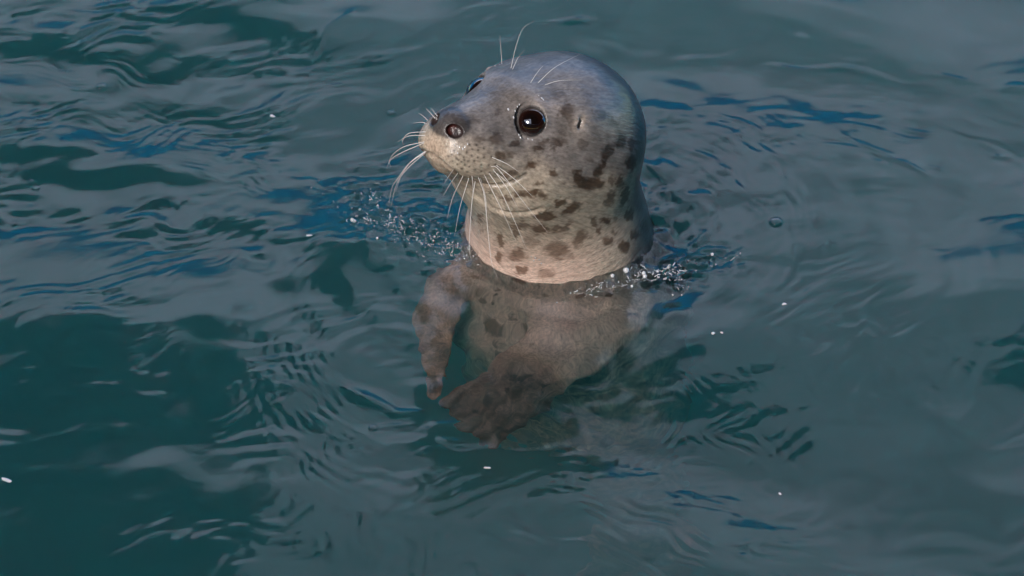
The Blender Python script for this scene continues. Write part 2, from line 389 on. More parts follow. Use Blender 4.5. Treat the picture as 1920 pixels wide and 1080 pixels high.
# --- coat pattern: pigment stored per vertex ---
SPOTS=[(965,270,6,5,0,.8),(995,310,11,6,15,1),(1039,324,8,5,0,.9),(1008,278,9,4,0,.9),(1010,343,9,3,0,.7),(1017,268,9,4,10,.7),(1047,267,14,7,0,.8),(1037,279,6,3,0,.6),
(1093,270,8,7,0,.5),(1140,285,14,9,45,1),(1133,307,6,9,0,1),(1122,322,11,7,45,1),(1098,345,19,10,0,1),(1083,330,9,10,0,1),(1120,342,11,8,0,1),(1147,340,6,9,0,.7),(1163,342,6,11,0,.9),
(1183,305,10,13,0,1.2),(1163,267,8,11,0,1),(978,363,13,6,0,.9),(997,362,13,7,0,1),(1017,367,9,6,-20,.9),(1053,380,12,5,25,1),(1072,393,18,8,32,1),(1143,373,15,7,50,.9),(1172,367,17,6,72,1),
(1022,405,18,7,0,1),(1113,415,7,9,0,.9),(1135,415,10,6,0,1.1),(1122,432,6,6,0,.9),(1180,403,8,10,0,1.2),(980,424,24,5,0,.8),(1015,431,15,8,0,1),(1060,427,13,5,45,.8),(1043,429,11,5,0,.8),
(900,409,3.5,7,0,.8),(939,452,7,12,12,.9),(936,481,6,8,0,.9),(971,478,16,11,-10,.8),(995,455,13,9,0,.45),(1044,469,19,14,0,.8),(1088,446,17,9,58,.8),(977,507,10,7,0,.9),(1024,513,14,10,0,.6),
(1070,481,8,7,0,.4),(1140,452,9,7,0,.9),(1170,463,9,12,0,1),(1210,425,9,9,0,1.2),(968,437,6,7,0,.8),(887,525,10,6,0,.8),(925,553,5,7,0,.8),(926,565,4,4,0,1.1),(908,564,5,6,0,.8),
(974,530,12,7,-30,.9),(1021,557,6,6,0,.8),(932,259,12,10,0,.75),(901,260,10,5,0,.5),(962,271,7,4,0,.8),(938,292,10,6,-20,.9),(957,290,8,7,0,.6),(1065,208,10,15,0,.9),(1072,234,6,9,0,.6),
(1047,177,13,7,-15,.5),(1107,177,5,5,0,.5),(933,211,5,8,0,.5),(1137,287,10,8,0,.8),(1164,263,7,11,0,.9),(957,327,16,6,8,.8),(885,225,14,5,0,.4),(1129,217,8,11,0,.6),(1105,300,7,5,0,.4),
(1195,350,6,14,0,.9),(1200,385,7,9,0,.9),(1155,410,6,5,0,.6),(1190,440,9,8,0,1),(1150,435,5,5,0,.6),(905,430,4,3,0,.5),(1055,345,5,3,0,.4),(950,372,12,4,-10,.8),(920,362,10,3,-20,.7),
(1185,270,6,12,10,.9),(1150,230,7,9,0,.6),(935,610,7,5,0,.5),(990,590,7,5,0,.4),(1090,560,8,6,0,.9),(1140,560,10,8,0,.9),(1000,640,6,4,0,.4),
(985,700,7,9,-40,1),(950,730,6,8,-40,1),(915,750,6,9,-40,.9),(1020,720,9,7,0,1)]
PORES=[(360,258),(405,238),(435,195),(455,280),(410,312),(490,238),(535,270),(570,210),(625,250),(590,310),(510,318),(465,350),(550,355),(635,180),(600,128),(680,130),(700,190),(695,272),(655,310),(765,170),(765,270),(735,352),(665,410),(600,375),(515,400),(575,435),(735,430),(820,358),(850,262),(895,350),(900,450),(830,440),(470,440),(430,410),(545,300),(480,300)]
def srgb(*c): return np.array([((x/255+.055)/1.055)**2.4 if x>10 else x/3294.6 for x in c],f32)
def flow0(P,q):
    hw=np.clip(P[:,2]/.06,0,1)[:,None]; return q*np.array([.22,1,1],f32)*hw+P*np.array([1,1,.22],f32)*(1-hw)
def pigment():
    P=SV; q=(P-HC.astype(f32))@HM.T.astype(f32); n=len(P)
    w1=Waves3(.035,12,seed=1); w2=Waves3(.010,14,seed=2); w3=Waves3(.0045,14,seed=3); n1=w1(P); n2=w2(P); n3=w3(P)
    face=np.array([.185,.163,.152],f32); cream=np.array([.58,.46,.37],f32); olive=np.array([.42,.39,.28],f32); dark=np.array([.040,.042,.042],f32)
    # back / belly: direction away from the throat
    fwd=_f.astype(f32)
    ax=np.stack([.047+0*P[:,2],.09+0*P[:,2]],1); ax[:,0]+=np.clip(-P[:,2],0,1)*.12; ax[:,1]+=np.clip(-P[:,2],0,1)*.05
    r=P[:,:2]-ax; ang=(r@fwd[:2])/(np.linalg.norm(r,axis=1)+1e-6)            # 1 front, -1 back
    sm=lambda x,a,b: np.clip((x-a)/(b-a),0,1)**2*(3-2*np.clip((x-a)/(b-a),0,1))
    backf=1-sm(ang+n1*.10,-.55,.15)
    upf=sm(q[:,2]+n1*.006+.25*np.minimum(q[:,0],0.03),-.045,.0)                 # head above the jaw line is grey
    cr=cream[None]*(1-.2*sm(n1,-.2,1)[:,None])+olive[None]*.2*sm(n1,-.2,1)[:,None]
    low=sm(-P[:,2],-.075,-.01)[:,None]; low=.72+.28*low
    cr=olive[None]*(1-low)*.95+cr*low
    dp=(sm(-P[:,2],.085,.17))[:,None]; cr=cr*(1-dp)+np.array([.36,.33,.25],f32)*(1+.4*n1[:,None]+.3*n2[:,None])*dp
    C=cr*(1-upf[:,None])+face[None]*upf[:,None]
    bk=np.maximum(backf*(1-.3*upf), sm(-q[:,0]+.45*q[:,2]+n1*.006,.006,.044)*upf)
    C=C*(1-bk[:,None])+dark[None]*bk[:,None]
    C*=(1+.10*n2+.05*n3)[:,None]
    # dark crown streak between the eyes and light brow / eye surrounds
    s=np.exp(-((q[:,1])/.012)**2)*sm(q[:,0],.02,.06)*sm(q[:,2],-.01,.01)*(1-sm(q[:,0],.135,.155)); C*=(1-.30*s)[:,None]
    for e in EYE:
        e=np.array(e,f32); sg=np.sign(e[1]); d=np.linalg.norm((q-(e+np.array([-.002,sg*.008,.022],f32)))/np.array([.012,.010,.008],f32),axis=1)
        g=np.exp(-d**2)[:,None]; C=C*(1-.5*g)+np.array([.46,.37,.32],f32)*.5*g
        r=np.linalg.norm(q-e,axis=1); g=np.exp(-((r-EYE_R-.0035)/.0045)**2)[:,None]; C=C*(1-.28*g)+np.array([.36,.32,.31],f32)*.28*g
        ring=sm(-r,-(EYE_R+.0034),-(EYE_R+.0016))[:,None]; C=C*(1-ring*.85)+np.array([.03,.026,.025],f32)*ring*.85
        ear=np.array([.0,0,0],f32)
    # muzzle front warm, nose dark, chin tan
    mz=np.exp(-(((q-np.array([.160,0,-.046],f32))/np.array([.012,.014,.012],f32))**2).sum(1))[:,None]; C=C*(1-.75*mz)+np.array([.46,.33,.24],f32)*.75*mz
    ns=sm(-ell(q,(.1510,0,-.0215),(.0165,.0185,.0125)),-.0040,-.0008)[:,None]; C=C*(1-ns*.85)+np.array([.045,.040,.042],f32)*ns*.85
    jw=sm(-q[:,2],.050,.060)*sm(q[:,0],.09,.12); C=C*(1-.6*jw[:,None])+np.array([.22,.16,.11],f32)*.6*jw[:,None]
    lipd=poly(q,MOUTH,.0)*1.0; lm=(q[:,1]>-.002); g=np.exp(-(lipd/.0016)**2)*lm
    lipd2=poly(q*np.array([1,-1,1],f32),MOUTH,.0); g=np.maximum(g,np.exp(-(lipd2/.0016)**2)); C*=(1-.85*g)[:,None]
    fl=np.minimum(flippers(P),flipper_near(P)); fm=((1-sm(fl,.0,.008))*np.maximum(sm(-P[:,0],.030,.055),sm(P@np.array([-.5,-.85,-.15],f32),.03,.06)))[:,None]; C=C*(1-.85*fm)+np.array([.27,.185,.125],f32)*np.clip(1+.5*n1[:,None]+.2*n2[:,None],.3,2)*.85*fm
    fdir=np.array([-.5,-.85,-.15],f32); fdir/=np.linalg.norm(fdir); al=(P@fdir)[:,None]*fdir; st=Waves3(.010,16,seed=77)(P-al+al*.12); st2=Waves3(.004,16,seed=78)(P-al+al*.08)
    nf=((1-sm(flipper_near(P),.0,.008))*sm(P@fdir,.045,.075))[:,None]; tone=np.clip(.5+.35*st+.2*st2,0,1)[:,None]; C=C*(1-.9*nf)+(np.array([.035,.030,.026],f32)*(1-tone)+np.array([.19,.155,.13],f32)*tone)*.95*nf
    eb=np.exp(-(np.linalg.norm(P-np.array([.040,-.018,-.036],f32),axis=1)/.024)**2)[:,None]; C=C*(1-.8*eb)+np.array([.78,.62,.54],f32)*.8*eb  # pale elbow: sky highlight on the shoulder put into the coat colour
    # warm bright throat at the water line
    th=(np.exp(-((P[:,2]-.012)/.045)**2)*sm(ang,.1,.8))[:,None]; C=C*(1-.65*th)+np.array([.78,.54,.44],f32)*.65*th
    # soft pale and dark clouding of the face
    C*=(1+.16*n1*upf+.10*w1(P*2.1+.3)*upf)[:,None]
    # spots
    fw=Waves3(.0030,14,seed=9)(flow0(P,q)*np.array([1,1,1],f32))
    S=np.zeros(n,f32)
    pts=np.array(SPOTS,float); H3,hit=cast(pts[:,0],pts[:,1],fn=lambda p: sdf(p,False))
    up=np.array([0,SE,CE]); rt=np.array([1.,0,0])
    W=P+np.stack([n2*.0013+n3*.0007,w2(P+.37)*.0013,w2(P+.71)*.0013+w3(P+.3)*.0007],1)+(fw*.0006)[:,None]
    nr=grad(H3,lambda p: sdf(p,False))
    for (a,b,ra,rb,an,st),c,h,nn in zip(SPOTS,H3,hit,nr):
        if not h: continue
        m=np.linalg.norm(P-c,axis=1)<.03; Wd=W[m]-c.astype(f32)
        t=math.radians(an)
        # tangent frame whose axes project on the wanted picture axes
        va=math.cos(t)*rt+math.sin(t)*up; vb=-math.sin(t)*rt+math.cos(t)*up
        da=Wd@va.astype(f32)/(ra*PXM*1.2); db=Wd@vb.astype(f32)/(rb*PXM*1.2)
        dep=Wd@ray(960,540).astype(f32); k=abs(float(nn@ray(960,540)))
        d=np.sqrt(da*da+db*db); s=(1-sm(d,.60,1.26))*(np.abs(dep)<.03)
        S[m]=np.maximum(S[m],s*st)
    # the sides the photograph does not show get the same kind of coat
    fk=np.random.default_rng(12)
    for i in fk.choice(n,420,replace=False):
        if P[i,2]<-.03: continue
        R=fk.uniform(.0010,.0028); m=np.linalg.norm(P-P[i],axis=1)<R*2; d=np.linalg.norm(W[m]-P[i],axis=1)/R; S[m]=np.maximum(S[m],(1-sm(d,.5,1.3))*fk.uniform(.2,.6))
    r2=np.random.default_rng(5); K=r2.choice(n,900,replace=False); nv=vnormals(SV.astype(float),SQ)
    tocam=-ray(960,540)
    for i in K:
        vis=nv[i]@tocam
        z=P[i,2]
        if (z>-.05 and vis>.08) or q[i,2]>.055: continue
        if z<=-.05 and vis>.08 and r2.random()<.75: continue
        R=r2.uniform(.0035,.009); m=np.linalg.norm(P-P[i],axis=1)<R*2.2
        d=np.linalg.norm(W[m]-P[i],axis=1)/R; S[m]=np.maximum(S[m],(1-sm(d,.7,1.25))*r2.uniform(.6,1))
    sp=np.array([.26,.185,.14],f32)
    Sc=np.clip(S*1.12,0,1.2)[:,None]; C=C*(1-Sc*.84)+C*sp*Sc*.84*.9
    # whisker pores
    L3,h=cast([780+a/6 for a,b in PORES],[250+b/6 for a,b in PORES],fn=lambda p: sdf(p,False)); L3=(L3-HC)@HM.T
    for c in L3:
        for sg in (1,-1):
            cc=(c*np.array([1,sg,1])).astype(f32); d=np.linalg.norm(q-cc,axis=1); C*=(1-.85*np.exp(-(d/.00115)**2))[:,None]
    # ear: pale surround, dark slit
    E3,h=cast([1090],[228],fn=lambda p: sdf(p,False)); e=((E3-HC)@HM.T)[0]
    for sg in (1,-1):
        c=(e*np.array([1,sg,1])).astype(f32); d=np.linalg.norm((q-c)/np.array([.011,.011,.016],f32),axis=1); g=np.exp(-d**2)[:,None]*.55; C=C*(1-g)+np.array([.50,.42,.36],f32)*g
    # inside of the nostrils
    for sg in (1,-1):
        c=np.array([.1545,sg*.0100,-.0250],f32); d=np.linalg.norm((q-c),axis=1); din=head_base(P[d<.02])[0]; m=np.where(d<.02)[0]; g=sm(-din,.0004,.0012)[:,None]; C[m]=C[m]*(1-g)+np.array([.05,.012,.010],f32)*g
        g=(1-sm(np.linalg.norm(q-c,axis=1),.0075,.0105))[:,None]*.8; C=C*(1-g)+np.array([.035,.028,.028],f32)*g
    return np.clip(C,.004,.8),q
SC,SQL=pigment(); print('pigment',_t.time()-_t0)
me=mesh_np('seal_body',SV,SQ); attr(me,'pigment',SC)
hw=np.clip((SV[:,2]-.0)/.06,0,1)[:,None]
flow=SQL*np.array([.22,1,1],f32)*hw+(SV*np.array([1,1,.22],f32))*(1-hw); attr(me,'flow',flow,'FLOAT_VECTOR')
seal=bpy.data.objects.new('harbour_seal',None); COL.objects.link(seal); seal.empty_display_size=.1
tag(seal,'spotted grey seal pup with its head out of the water, looking up left','seal')
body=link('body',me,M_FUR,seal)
# eyes
def sphere(name,r,nu=48,nv=32,sq=1):
    u=np.linspace(0,2*np.pi,nu,endpoint=False); v=np.linspace(0,np.pi,nv+1)[1:-1]
    V=[[0,0,r]]+[[r*math.sin(b)*math.cos(a),r*math.sin(b)*math.sin(a),r*math.cos(b)] for b in v for a in u]+[[0,0,-r]]
    T=[];Qd=[]; nb=len(v)
    for i in range(nu):
        j=(i+1)%nu; T.append((0,1+i,1+j)); T.append((len(V)-1,1+(nb-1)*nu+j,1+(nb-1)*nu+i))
        for k in range(nb-1): Qd.append((1+k*nu+i,1+(k+1)*nu+i,1+(k+1)*nu+j,1+k*nu+j))
    V=np.array(V); V[:,2]*=sq
    return mesh_np(name,V,[np.array(T),np.array(Qd)])
from mathutils import Vector, Matrix
em=sphere('eye',EYE_R)
em.materials.append(M_EYE)
for e,nrm in zip(EYE,EYEN):
    o=bpy.data.objects.new('eye',em); COL.objects.link(o); o.parent=seal
    wn=Vector(nrm[0]*HF+nrm[1]*HL+nrm[2]*HU); o.rotation_mode='QUATERNION'; o.rotation_quaternion=wn.to_track_quat('Z','Y'); o.location=H(*(np.array(e)+nrm*.0013))
# small white beads standing in for highlights on the wet fur
GLINTS=[(953,205,.0011),(966,208,.0008),(968,214,.0009),(963,220,.0010),(970,200,.0007),(974,196,.0007),(967,226,.0006),(973,253,.0009),(976,258,.0010),(990,260,.0008),(998,262,.0007),(1016,184,.0010),(1019,187,.0008),(1010,179,.0006),
(868,279,.0010),(872,275,.0009),(862,275,.0007),(858,287,.0008),(877,270,.0007),(852,272,.0006),(1001,489,.0009),(1004,484,.0010),(1011,487,.0008),(996,481,.0007),(1015,494,.0009),(928,123,.0008),(937,121,.0006)]
BP,BH=cast([b[0] for b in GLINTS],[b[1] for b in GLINTS]); BN=grad(BP)
bdm=sphere('wet_glint',1.0,10,6,.5); bdm.materials.append(M_FOAM)
for (a,b,r),c,hh,n_ in zip(GLINTS,BP,BH,BN):
    if not hh: continue
    o=bpy.data.objects.new('wet_glint',bdm); COL.objects.link(o); o.parent=seal; o.rotation_mode='QUATERNION'; o.rotation_quaternion=Vector(n_).to_track_quat('Z','Y'); o.location=c; o.scale=(r*.8,r*1.3,r*.8)
# whiskers: root and points measured in the photograph, each a tapered bent hair standing off the face
WH=[[(923,295),(950,307),(974,323)],[(931,310),(967,338),(1000,370)],[(921,312),(935,318),(977,373),(1027,436)],[(931,325),(948,339),(965,357)],[(917,325),(938,357),(962,408),(987,466)],
[(908,328),(912,336),(942,396),(967,452)],[(897,333),(908,367),(916,446),(922,492),(933,522)],[(891,340),(884,387),(880,463),(884,490)],[(879,334),(863,387),(852,443)],[(868,330),(849,370),(838,411)],
[(858,325),(844,345),(831,367)],[(850,318),(841,331),(833,344)],[(885,330),(887,350),(886,372)],[(901,335),(910,368),(913,400)],[(925,318),(950,352),(972,392)]]
WF=[[(796,266),(758,275),(735,292),(725,316)],[(795,268),(752,287),(731,301),(733,314)],[(799,284),(767,307),(747,333),(735,352),(729,385)],[(798,286),(764,316),(744,344),(733,387)],[(797,284),(770,304),(752,330),(742,360)],
[(798,247),(767,250),(755,263),(757,272)],[(797,254),(767,255),(745,266)],[(800,232),(790,229),(775,231)],[(802,226),(795,219),(785,212)],[(816,222),(806,211),(798,202)],[(820,218),(814,210),(808,202)]]
WB=[[(995,155),(1006,138),(1018,123)],[(1009,155),(1041,126),(1088,101)],[(1022,159),(1050,151),(1091,150)]]
WBF=[[(958,128),(968,85),(981,53),(1002,40)],[(961,130),(971,109),(984,93)],[(941,120),(939,88),(937,65)]]
def hair(pts,r0,dpt,nm='whisker'):
    root,h=cast([pts[0][0]],[pts[0][1]],fn=lambda p: sdf(p,False))
    root=root[0]
    if not h[0]:
        # aim just inside the outline
        for k in range(1,14):
            root,h=cast([pts[0][0]+k*1.2],[pts[0][1]+k*.8],fn=lambda p: sdf(p,False)); root=root[0]
            if h[0]: break
    L0=(root-CAM_POS)@ray(960,540); P=[root]
    n=len(pts)
    for i,(a,b) in enumerate(pts[1:],1):
        d=ray(a,b); P.append(CAM_POS+d*((L0-dpt*(i/(n-1))**.8)/(d@ray(960,540))))
    P=np.array(P)
    # Catmull-Rom
    E=np.vstack([2*P[0]-P[1],P,2*P[-1]-P[-2]]); C=[]
    for i in range(1,len(E)-2):
        for t in np.linspace(0,1,6,endpoint=False):
            C.append(.5*((2*E[i])+(-E[i-1]+E[i+1])*t+(2*E[i-1]-5*E[i]+4*E[i+1]-E[i+2])*t*t+(-E[i-1]+3*E[i]-3*E[i+1]+E[i+2])*t**3))
    C.append(P[-1]); C=np.array(C); m=len(C); V=[];Q=[]
    for i,c in enumerate(C):
        T=C[min(i+1,m-1)]-C[max(i-1,0)]; T/=np.linalg.norm(T)+1e-9; a=np.cross(T,[.3,.9,.1]); a/=np.linalg.norm(a); b=np.cross(T,a); r=r0*(1-.85*(i/(m-1))**1.3)
        for k in range(5): V.append(c+r*(a*math.cos(k*1.2566)+b*math.sin(k*1.2566)))
    for i in range(m-1):
        for k in range(5): Q.append((i*5+k,i*5+(k+1)%5,(i+1)*5+(k+1)%5,(i+1)*5+k))
    o=link(nm,mesh_np(nm,np.array(V),np.array(Q)),M_WHISK,seal)
for wv in WH: hair(wv,.00034,.018)
for wv in WF: hair(wv,.00032,-.006)
for wv in WB+WBF: hair(wv,.00022,.006,'brow_whisker')
print('hairs',_t.time()-_t0)
# ================= water =================
def axis(core,h,far,growth=1.12):
    a=list(np.arange(core[0],core[1]+h/2,h)); s=h
    while a[-1]<far[1]: s*=growth; a.append(a[-1]+s)
    s=h
    while a[0]>far[0]: s*=growth; a.insert(0,a[0]-s)
    a[0]=far[0]; a[-1]=far[1]; return np.array(a)
def wpt(px,py):
    d=ray(px,py); p=CAM_POS+d*(-CAM_POS[2]/d[2]); return p[0],p[1]
class Waves2:
    def __init__(s,wl,dirdeg,spread,n,seed):
        r=np.random.default_rng(seed); a=np.radians(dirdeg+r.normal(0,spread,n)); L=wl*r.uniform(.7,1.45,n)
        s.kx=2*np.pi/L*np.cos(a); s.ky=2*np.pi/L*np.sin(a); s.p=r.uniform(0,6.28,n); s.am=L/wl/math.sqrt(n/2)
    def __call__(s,x,y):
        h=0
        for kx,ky,p,a in zip(s.kx,s.ky,s.p,s.am): h=h+a*np.sin(kx*x+ky*y+p)
        return h
def height(x,y):
    """water level in metres"""
    g=lambda px,py,rx,ry,an=0: _g(x,y,px,py,rx,ry,an)
    fade=np.exp(-((x/1.4)**2+((y)/1.4)**2))
    bl=g(150,950,520,330)
    h=(1-.75*bl)*(.0030*Waves2(.55,70,50,7,1)(x,y)+.0022*Waves2(.24,80,45,9,2)(x,y))
    left=1/(1+np.exp((x+.05)/.12)); h+=fade*.00075*(.45+.6*left)*(1-.8*bl)*Waves2(.10,95,42,12,3)(x,y)+fade*.00024*(.35+.6*left)*(1-.8*bl)*Waves2(.055,95,55,14,23)(x,y)
    wl_=Waves2(.036,100,22,9,4)(x,y); h+=fade*.00020*wl_*(.35+.9*g(330,230,420,330)+.2*g(1350,260,260,200))
    wx=x+.006*Waves2(.09,0,180,8,31)(x,y); wy=y+.006*Waves2(.09,0,180,8,32)(x,y)
    lf=(.50+.7*left)*(1-.8*bl)*np.clip(.6+.6*Waves2(.16,0,180,9,33)(x,y),.05,1.5)
    h+=fade*lf*(.00014+.00007*left)*(1*Waves2(.021,112,20,12,24)(wx,wy)+.3*Waves2(.0115,100,30,12,25)(wx,wy))
    # ripple trains seen in the photograph
    h+=arc(x,y,930,620,.190,.030,198,42,.0098,.00019)+arc(x,y,960,640,.245,.020,215,22,.0110,.00012)+arc(x,y,470,60,.190,.028,262,30,.0105,.00022)+arc(x,y,1040,440,.24,.03,5,40,.014,.00030)+arc(x,y,1000,500,.33,.03,-40,22,.016,.00026)+arc(x,y,1000,500,.42,.035,-18,20,.018,.00026)
    h+=train(x,y,440,300,(300,260),(560,330),.0105,.00030,160,60)
    h+=train(x,y,330,470,(200,560),(520,400),.0120,.00018,240,80)
    h+=train(x,y,1390,790,(1240,690),(1500,890),.0115,.00042,150,60)
    h+=train(x,y,1300,800,(1190,860),(1420,700),.0120,.00034,120,60)
    h+=train(x,y,120,120,(0,110),(320,150),.0110,.00030,170,70)
    h+=train(x,y,1750,690,(1640,620),(1880,760),.0110,.00030,150,60)
    h+=train(x,y,1000,890,(800,890),(1200,880),.0110,.00022,260,30)
    h+=train(x,y,1560,560,(1450,640),(1700,500),.0150,.00035,200,110)
    h+=train(x,y,1330,330,(1230,250),(1420,420),.0140,.00042,150,130)
    h+=train(x,y,560,760,(480,640),(680,860),.0115,.00014,170,90)
    h+=train(x,y,820,1000,(780,900),(860,1080),.0150,.00014,120,160)
    h+=train(x,y,1250,1000,(1100,940),(1400,1060),.0150,.00028,200,120)
    h+=train(x,y,1650,250,(1500,220),(1800,280),.0200,.00036,240,80)
    h+=g(960,730,150,90,-20)*(.0006*Waves2(.034,60,40,10,61)(x,y)+.00022*Waves2(.014,60,40,10,62)(x,y))+g(1180,640,130,90,10)*.0007*Waves2(.04,110,30,10,63)(x,y)
    # small steep wavelets whose backs mirror the low blue sky
    rx_=x+.004*Waves2(.06,0,180,8,71)(x,y); ry_=y+.0025*Waves2(.07,0,180,8,72)(x,y)
    for px,py,a,b,an,A in RIDGES: h+=1.05*A*_g(rx_,ry_,px,py,a,b,an)
    # water piled against the neck and rings round it
    cx,cy=NECK0[0],NECK0[1]; r=np.hypot(x-cx,y-cy)-.080; R=np.maximum(r,0)
    an=np.arctan2(y-cy,x-cx); wob=np.sin(an*7+1)+.7*np.sin(an*13+2)+.5*np.sin(an*23)
    h+=(.0017+.0008*wob)*np.exp(-(R/(.0060+.0012*wob))**2)+np.exp(-R/.035)*np.clip(R/.004,0,1)*(.0011*Waves2(.026,0,180,12,51)(x,y)+.00030*Waves2(.011,0,180,12,52)(x,y))-.0016*np.exp(-((r-.030)/.018)**2)
    h+=.0010*np.sin(R*2*np.pi/.045+.6*wob*.5)*np.exp(-R/.15)*np.clip(R/.02,0,1)
    h+=.0050*_g(x,y,640,440,150,75,-15)-.0045*_g(x,y,720,560,170,60,10)+.0035*_g(x,y,1260,380,90,45,-30)-.0030*_g(x,y,1290,560,100,45,-20)
    # splash on both sides
    n1=Waves2(.012,0,180,14,11)(x,y); n2=Waves2(.026,0,180,12,12)(x,y); n3=Waves2(.0075,0,180,14,13)(x,y)
    m=np.clip(g(775,440,115,45,-18)+.6*g(690,360,50,30,-30)+g(1200,525,110,26,10)+.7*g(1330,490,60,25),0,1)
    h+=m*(.0010*n2+.0009*n1+.00042*n3)
    return h
RIDGES=[(1072,46,46,8,2,.0017),(1315,100,50,7,6,.0015),(1500,118,40,5,-6,.0011),(1580,130,70,6,-8,.0013),(1650,144,50,5,-10,.0011),(1790,146,45,5,-10,.0012),(1910,172,40,8,-6,.0014),(1640,276,40,5,-28,.0011),(1690,310,36,5,-24,.0011),
(760,104,70,9,10,.0015),(720,122,40,6,14,.0012),(910,12,60,6,6,.0013),(1510,68,16,7,0,.0012),(620,66,50,6,42,.0012),(1390,228,40,5,-34,.0010),(1320,440,26,9,50,.0014),
(700,752,44,9,-24,.0018),(765,772,34,6,4,.0014),(868,828,28,8,0,.0015),(740,800,26,4,0,.0010),(812,806,22,4,6,.0010),(845,790,24,4,10,.0010),(40,80,60,6,6,.0012),(1880,290,18,4,0,.0010)]
def _g(x,y,px,py,rx,ry,an=0):
    cx,cy=wpt(px,py); t=math.radians(an); u=(x-cx)/PXM; v=(y-cy)*SE/PXM
    a=(u*math.cos(t)+v*math.sin(t))/rx; b=(-u*math.sin(t)+v*math.cos(t))/ry
    return np.exp(-(a*a+b*b))
def arc(x,y,px,py,r0,w,deg,dspan,wl,amp):
    cx,cy=wpt(px,py); r=np.hypot(x-cx,y-cy); a=np.degrees(np.arctan2(y-cy,x-cx)); da=(a-deg+180)%360-180
    rr=r+.0016*Waves2(.07,0,180,8,int(px))(x,y); env=np.clip(.7+.3*Waves2(.06,0,180,8,int(px+py))(x,y),0,1.3)
    return amp*env*np.exp(-((r-r0)/w)**2-(da/dspan)**2)*(np.sin(rr*2*np.pi/wl)+.3*np.sin(rr*2*np.pi/(wl*1.6)+1))
def train(x,y,px,py,p0,p1,wl,amp,rl,rw):
    """a short train of ripples whose crests run from p0 to p1 (photo pixels), slightly curved and uneven"""
    a=np.array(wpt(*p0)); b=np.array(wpt(*p1)); c=np.array(wpt(px,py)); t=b-a; L=np.linalg.norm(t); t/=L; n=np.array([-t[1],t[0]])
    u=(x-c[0])*t[0]+(y-c[1])*t[1]; v=(x-c[0])*n[0]+(y-c[1])*n[1]
    win=np.exp(-(u/(rl*PXM*1.2))**2-(v/(rw*PXM*1.5))**2)
    j=Waves2(.05,0,180,8,int(px+py))(x,y); k=Waves2(.028,0,180,8,int(px*3+py))(x,y); v2=v+1.2*u*u+.0042*j+.0008*k
    env=np.clip(.55+.45*Waves2(.045,0,180,8,int(px+7*py))(x,y),0,1.4)
    return .78*amp*env*win*(np.sin(v2*2*np.pi/wl)+.5*np.sin(v2*2*np.pi/(wl*1.37)+2)+.25*np.sin((v2+.15*u)*2*np.pi/(wl*.71)))
PX0,PX1,PY0,PY1=-6.,6.,-4.5,7.
xs=axis((-.56,.56),.0019,(PX0,PX1)); ys=axis((-.48,.62),.0024,(PY0,PY1))
X,Y=np.meshgrid(xs,ys,indexing='ij'); Z=height(X,Y); nx,ny=X.shape
V=np.stack([X,Y,Z],-1).reshape(-1,3); I=np.arange(nx*ny).reshape(nx,ny)
Q=np.stack([I[:-1,:-1],I[1:,:-1],I[1:,1:],I[:-1,1:]],-1).reshape(-1,4)
loop=np.concatenate([I[:,0],I[-1,1:],I[-2::-1,-1],I[0,-2:0:-1]])     # counter-clockwise rim
DEPTH=1.6
B=V[loop].copy(); B[:,2]=-DEPTH; nb=len(loop); b0=len(V); bi=b0+np.arange(nb)
side=np.stack([loop,bi,np.roll(bi,-1),np.roll(loop,-1)],1)
V=np.vstack([V,B,[[0,0,-DEPTH]]]); fan=np.stack([np.full(nb,len(V)-1),np.roll(bi,-1),bi],1)
water=link('water',mesh_np('water',V,[Q,side,fan]),M_WATER); tag(water,kind='structure')
def box(name,c,s,m,parent=None,bev=.01):
    c=np.array(c,float); s=np.array(s,float)/2
    import bmesh
    bm=bmesh.new(); bmesh.ops.create_cube(bm,size=1)
    for v in bm.verts: v.co=Vector((c[0]+v.co.x*2*s[0],c[1]+v.co.y*2*s[1],c[2]+v.co.z*2*s[2]))
    if bev: bmesh.ops.bevel(bm,geom=bm.edges[:],offset=bev,segments=2,affect='EDGES')
    me=bpy.data.meshes.new(name); bm.to_mesh(me); bm.free(); return link(name,me,m,parent)
# basin round the water, its coping just above the surface
tag(box('pool_floor',(0,1.25,-DEPTH-.11),(12.6,12.1,.2),M_CONC,bev=0),kind='structure')

# dark boarded roof over the near side and the left of the pool, unseen; skylight opening in line with the sun, edges shaped for the water's reflections
roof=bpy.data.objects.new('pool_roof',None); COL.objects.link(roof); tag(roof,'unseen dark boarded roof over the near side of the pool, mirrored in the water','roof')
RZ=3.2
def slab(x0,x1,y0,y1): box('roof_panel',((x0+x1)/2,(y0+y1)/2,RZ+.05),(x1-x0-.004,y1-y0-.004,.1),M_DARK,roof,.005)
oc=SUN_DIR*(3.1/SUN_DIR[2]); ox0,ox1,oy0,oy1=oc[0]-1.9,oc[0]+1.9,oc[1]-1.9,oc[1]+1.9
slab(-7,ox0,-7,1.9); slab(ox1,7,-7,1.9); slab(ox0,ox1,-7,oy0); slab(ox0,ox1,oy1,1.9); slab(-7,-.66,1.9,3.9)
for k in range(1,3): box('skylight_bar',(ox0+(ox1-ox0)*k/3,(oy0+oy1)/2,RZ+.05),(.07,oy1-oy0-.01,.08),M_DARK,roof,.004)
for k in range(1,2): box('skylight_bar',((ox0+ox1)/2,oy0+(oy1-oy0)*k/2,RZ+.14),(ox1-ox0-.01,.06,.07),M_DARK,roof,.004)

